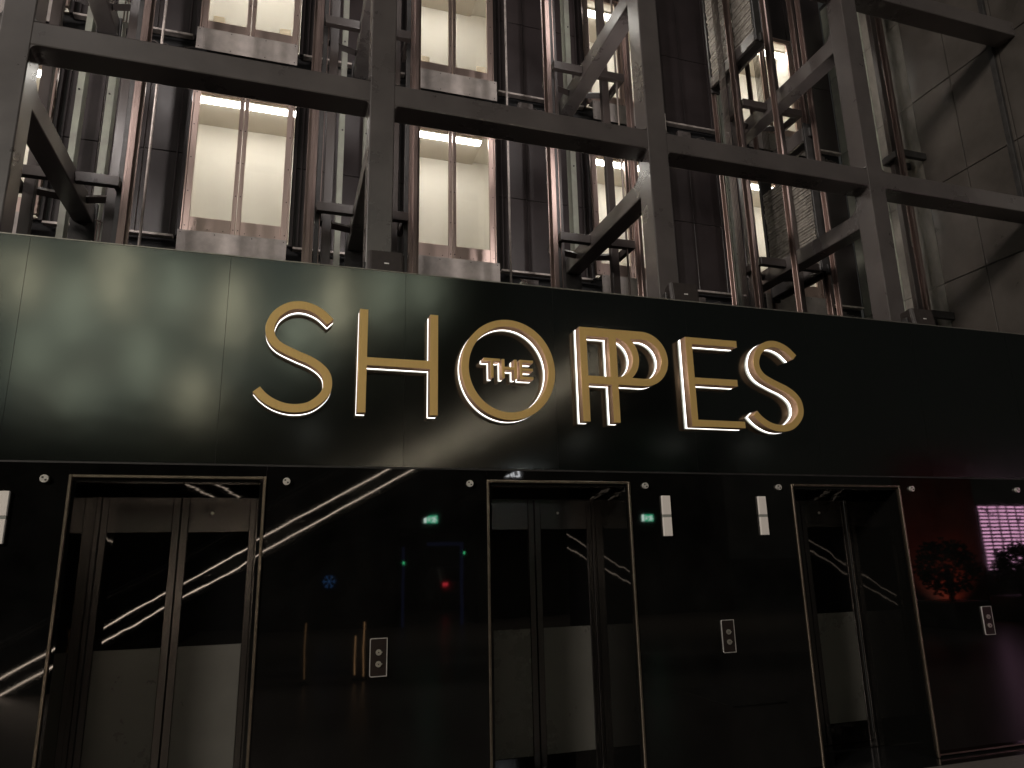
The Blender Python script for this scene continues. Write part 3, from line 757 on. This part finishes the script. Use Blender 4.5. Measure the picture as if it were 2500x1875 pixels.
# car standing in the street beyond the doorway
car = thing('parked_car', 'white car with red tail lights lit standing beyond the entrance doorway', 'car', (6.0, -20.9, 0))
prof = [(-24 + 1.0, .25), (-19.2, .25), (-19.1, .6), (-19.2, .95), (-19.7, 1.42), (-21.2, 1.45), (-22.0, 1.0), (-22.9, .9), (-23.1, .6)]
prism('body', 'car_paint', car, prof, 'x', 5.15, 6.85, bev=.05)
prism('rear_window', 'door_glass', car, [(-19.235, .99), (-19.66, 1.38), (-19.63, 1.40), (-19.205, 1.01)], 'x', 5.35, 6.65)
for x in (5.2, 6.56): box('tail_light', 'tail_red', car, x, x + .16, -19.13, -19.06, .82, .92, bev=.01)
for x in (5.16, 6.62):
    for y in (-19.9, -22.3):
        bm = bmesh.new(); bmesh.ops.create_cone(bm, cap_ends=True, segments=24, radius1=.31, radius2=.31, depth=.22, matrix=Matrix.Translation((x + .1, y, .31)) @ Matrix.Rotation(math.pi / 2, 4, 'Y'))
        link('wheel', finish(bm, 'wheel', car), 'tyre', car)
# light tubes and a blue snowflake lamp
for x, z0, z1, lab in ((1.22, .02, .78, 'taller thin amber light tube standing on the floor behind the viewer'), (1.10, .05, .6, 'shorter thin amber light tube standing on the floor behind the viewer'), (.41, .04, .8, 'faint thin amber light tube standing alone on the floor behind the viewer')):
    t = thing('light_tube', lab, 'lamp', (x, -6, 0), 'amber light tubes')
    tube('glow_tube', 'amber_led' if x > 1 else 'amber_dim', t, [(x, -6, z0 + .03), (x - .008, -6, (z0 + z1) / 2), (x, -6, z1)], .006, 6)
    box('foot', 'black_steel', t, x - .05, x + .05, -6.05, -5.95, 0, .03, bev=.004)
t = thing('snowflake_lamp', 'small blue snowflake shaped lamp on the entrance wall', 'lamp', (1.2, -14.2, 1.2))
bm = bmesh.new()
for k in range(6):
    a_ = math.pi / 3 * k; c_ = Vector((1.22, -14.2, 1.17)); e_ = c_ + Vector((math.cos(a_) * .17, 0, math.sin(a_) * .17)); tube_bm(bm, [c_, e_], .009, 5)
    for q in (-1, 1):
        f_ = c_ + (e_ - c_) * .6; tube_bm(bm, [f_, f_ + Vector((math.cos(a_ + q * .8) * .07, 0, math.sin(a_ + q * .8) * .07))], .007, 5)
link('snowflake', finish(bm, 'snowflake', t), 'snow_blue', t)
box('mount', 'plate_dark', t, 1.19, 1.25, -14.299, -14.215, 1.14, 1.20)
t = thing('floor_mat', 'pale grey floor mat lying before the right lift entrance', 'mat', (5.1, -2.9, 0))
box('mat_body', 'mat_grey', t, 4.75, 5.45, -3.5, -2.3, .004, .016, bev=.003)
def exit_sign(x, z, lab):
    t = thing('exit_sign', lab, 'exit sign', (x, -14.1, z), 'green exit signs')
    box('casing', 'plate_dark', t, x - .20, x + .20, -14.14, -14.09, z - .11, z + .13, bev=.005)
    g = box('green_face', 'exit_green', t, x - .19, x + .19, -14.089, -14.080, z - .10, z + .10)
    f = -14.0785
    # mirrored so that it reads door - arrow - runner in the reflection
    def pl(nm, poly): return prism(nm, 'exit_white', g, [(x + p[0], z + p[1]) for p in poly], 'y', f, f + .002)
    pl('door_mark', rect(-.185, -.105, -.095, .095))
    pl('arrow_mark', [(-.05, .06), (-.02, .06), (-.02, -.01), (.005, -.01), (-.035, -.06), (-.075, -.01), (-.05, -.01)])
    pl('runner_mark', [(.12, .075), (.15, .08), (.155, .05), (.13, .045)])
    pl('runner_mark', [(.06, .05), (.12, .045), (.14, .0), (.185, -.02), (.18, -.04), (.12, -.02), (.11, -.01), (.10, -.035), (.14, -.07), (.13, -.09), (.08, -.05), (.04, -.09), (.02, -.08), (.075, -.02), (.09, .015), (.05, .03), (.03, -.005), (.015, .0), (.035, .05)])
exit_sign(3.78, 2.70, 'green running man exit sign over the entrance doors, reflected left of the middle lift')
exit_sign(10.2, 2.71, 'green running man exit sign on the dark wall, reflected right of the middle lift')
# lettered lift sign
fc = bpy.data.curves.new('t', 'FONT'); fc.body = 'Lifts'; fc.size = .33; fc.shear = .25; fc.extrude = .01; fc.align_x = 'CENTER'
fo = bpy.data.objects.new('t', fc); col.objects.link(fo)
dg = bpy.context.evaluated_depsgraph_get(); dg.update(); me = bpy.data.meshes.new_from_object(fo.evaluated_get(dg)); bpy.data.objects.remove(fo)
ls = thing('lift_sign', 'white lettered sign hanging on the dark entrance wall, reflected over the middle lift', 'sign', (6.05, -14.05, 3.86))
box('sign_board', 'plate_dark', ls, 5.5, 6.6, -14.2, -14.08, 3.68, 4.16, bev=.006)
o = link('lettering', me, 'sign_white', ls); o.rotation_euler = (math.pi / 2, 0, math.pi); o.location = (0, .0, .0)

# downlights in the entrance soffit
sf = struct('entrance_soffit', 'dark_wall', -16, 13, -14.29, -10.5, 4.45, 4.6)
for k, (x, y) in enumerate(((4.15, -11.4), (6.9, -11.2), (9.6, -11.4), (.5, -11.4), (12.0, -11.3))):
    t = thing('downlight', 'small round white downlight in the entrance soffit, ' + ['over the doors', 'beside the lettered sign', 'near the far exit sign', 'left of the doors', 'nearest the red wall'][k], 'downlight', (x, y, 4.43), 'soffit downlights')
    bm = bmesh.new(); bmesh.ops.create_cone(bm, cap_ends=True, segments=18, radius1=.10, radius2=.10, depth=.02, matrix=Matrix.Translation((x, y, 4.435)))
    link('lens', finish(bm, 'lens', t), 'spot_white', t)
    ld = bpy.data.lights.new('downlight_beam', 'SPOT'); ld.energy = 130; ld.color = (1, .86, .70); ld.spot_size = math.radians(120); ld.spot_blend = .7; ld.shadow_soft_size = .1
    lo = bpy.data.objects.new('downlight_beam', ld); col.objects.link(lo); lo.parent = t; lo.location = (0, 0, -.03)
    bm = bmesh.new(); bmesh.ops.create_cone(bm, cap_ends=True, segments=18, radius1=.13, radius2=.13, depth=.004, matrix=Matrix.Translation((x, y, 4.4475)))
    link('rim', finish(bm, 'rim', t), 'chrome', t)

# red wall, screen and clipped trees
struct('red_wall', 'red_wall', 14.4, 16.75, -9.2, -9.0, 0, 3.9)
rl = thing('red_wall_fill_lamp', 'small uplight added to brighten the red wall behind the viewer', 'lamp', (15.4, -8.3, 0))  # unseen lamp added to lift the brightness of the red wall
box('housing', 'black_steel', rl, 15.3, 15.5, -8.4, -8.25, .004, .12, bev=.01)
ld = bpy.data.lights.new('uplight', 'SPOT'); ld.energy = 170; ld.color = (1, .72, .55); ld.spot_size = math.radians(110); ld.spot_blend = .9; ld.shadow_soft_size = .05
lo = bpy.data.objects.new('uplight', ld); col.objects.link(lo); lo.parent = rl; lo.location = (0, -.02, .16); lo.rotation_euler = (Vector((0, -.8, 1.5))).to_track_quat('-Z', 'Y').to_euler()
sc = thing('video_screen', 'pink glowing video screen covered in rows of light behind the viewer', 'screen', (17.9, -9.2, .9))
box('display', 'screen', sc, 16.85, 18.9, -9.0, -8.98, 1.12, 2.68)
box('bezel', 'plate_dark', sc, 16.81, 18.94, -9.06, -9.001, 1.08, 2.72)
box('base', 'sandstone', sc, 16.9, 18.8, -9.3, -8.9, 0, 1.0, bev=.01)
def topiary(x, y, lab, hz, r):
    t = thing('clipped_tree', lab, 'tree', (x, y, 0), 'clipped trees in planters')
    box('planter', 'pot', t, x - .5, x + .5, y - .5, y + .5, 0, .55, bev=.03)
    tube('trunk', 'bark', t, [(x, y, .5), (x + .03, y, hz - r * .5), (x, y, hz)], .06, 8)
    bm = bmesh.new(); q = random.Random(x)
    for k in range(900):
        d = Vector((q.gauss(0, 1), q.gauss(0, 1), q.gauss(0, 1))).normalized() * r * (.6 + .45 * q.random())
        c = Vector((x, y, hz)) + d; a = Vector((q.gauss(0, 1), q.gauss(0, 1), q.gauss(0, 1))).normalized() * .06; b = a.orthogonal().normalized() * .035
        bm.faces.new([bm.verts.new(c - a), bm.verts.new(c + b), bm.verts.new(c + a), bm.verts.new(c - b)])
    link('crown', finish(bm, 'crown', t), 'leaf', t)
topiary(13.95, -7.6, 'round clipped tree in a black planter before the red wall', 1.25, .62)
topiary(16.6, -8.0, 'round clipped tree in a black planter before the video screen', 1.2, .55)
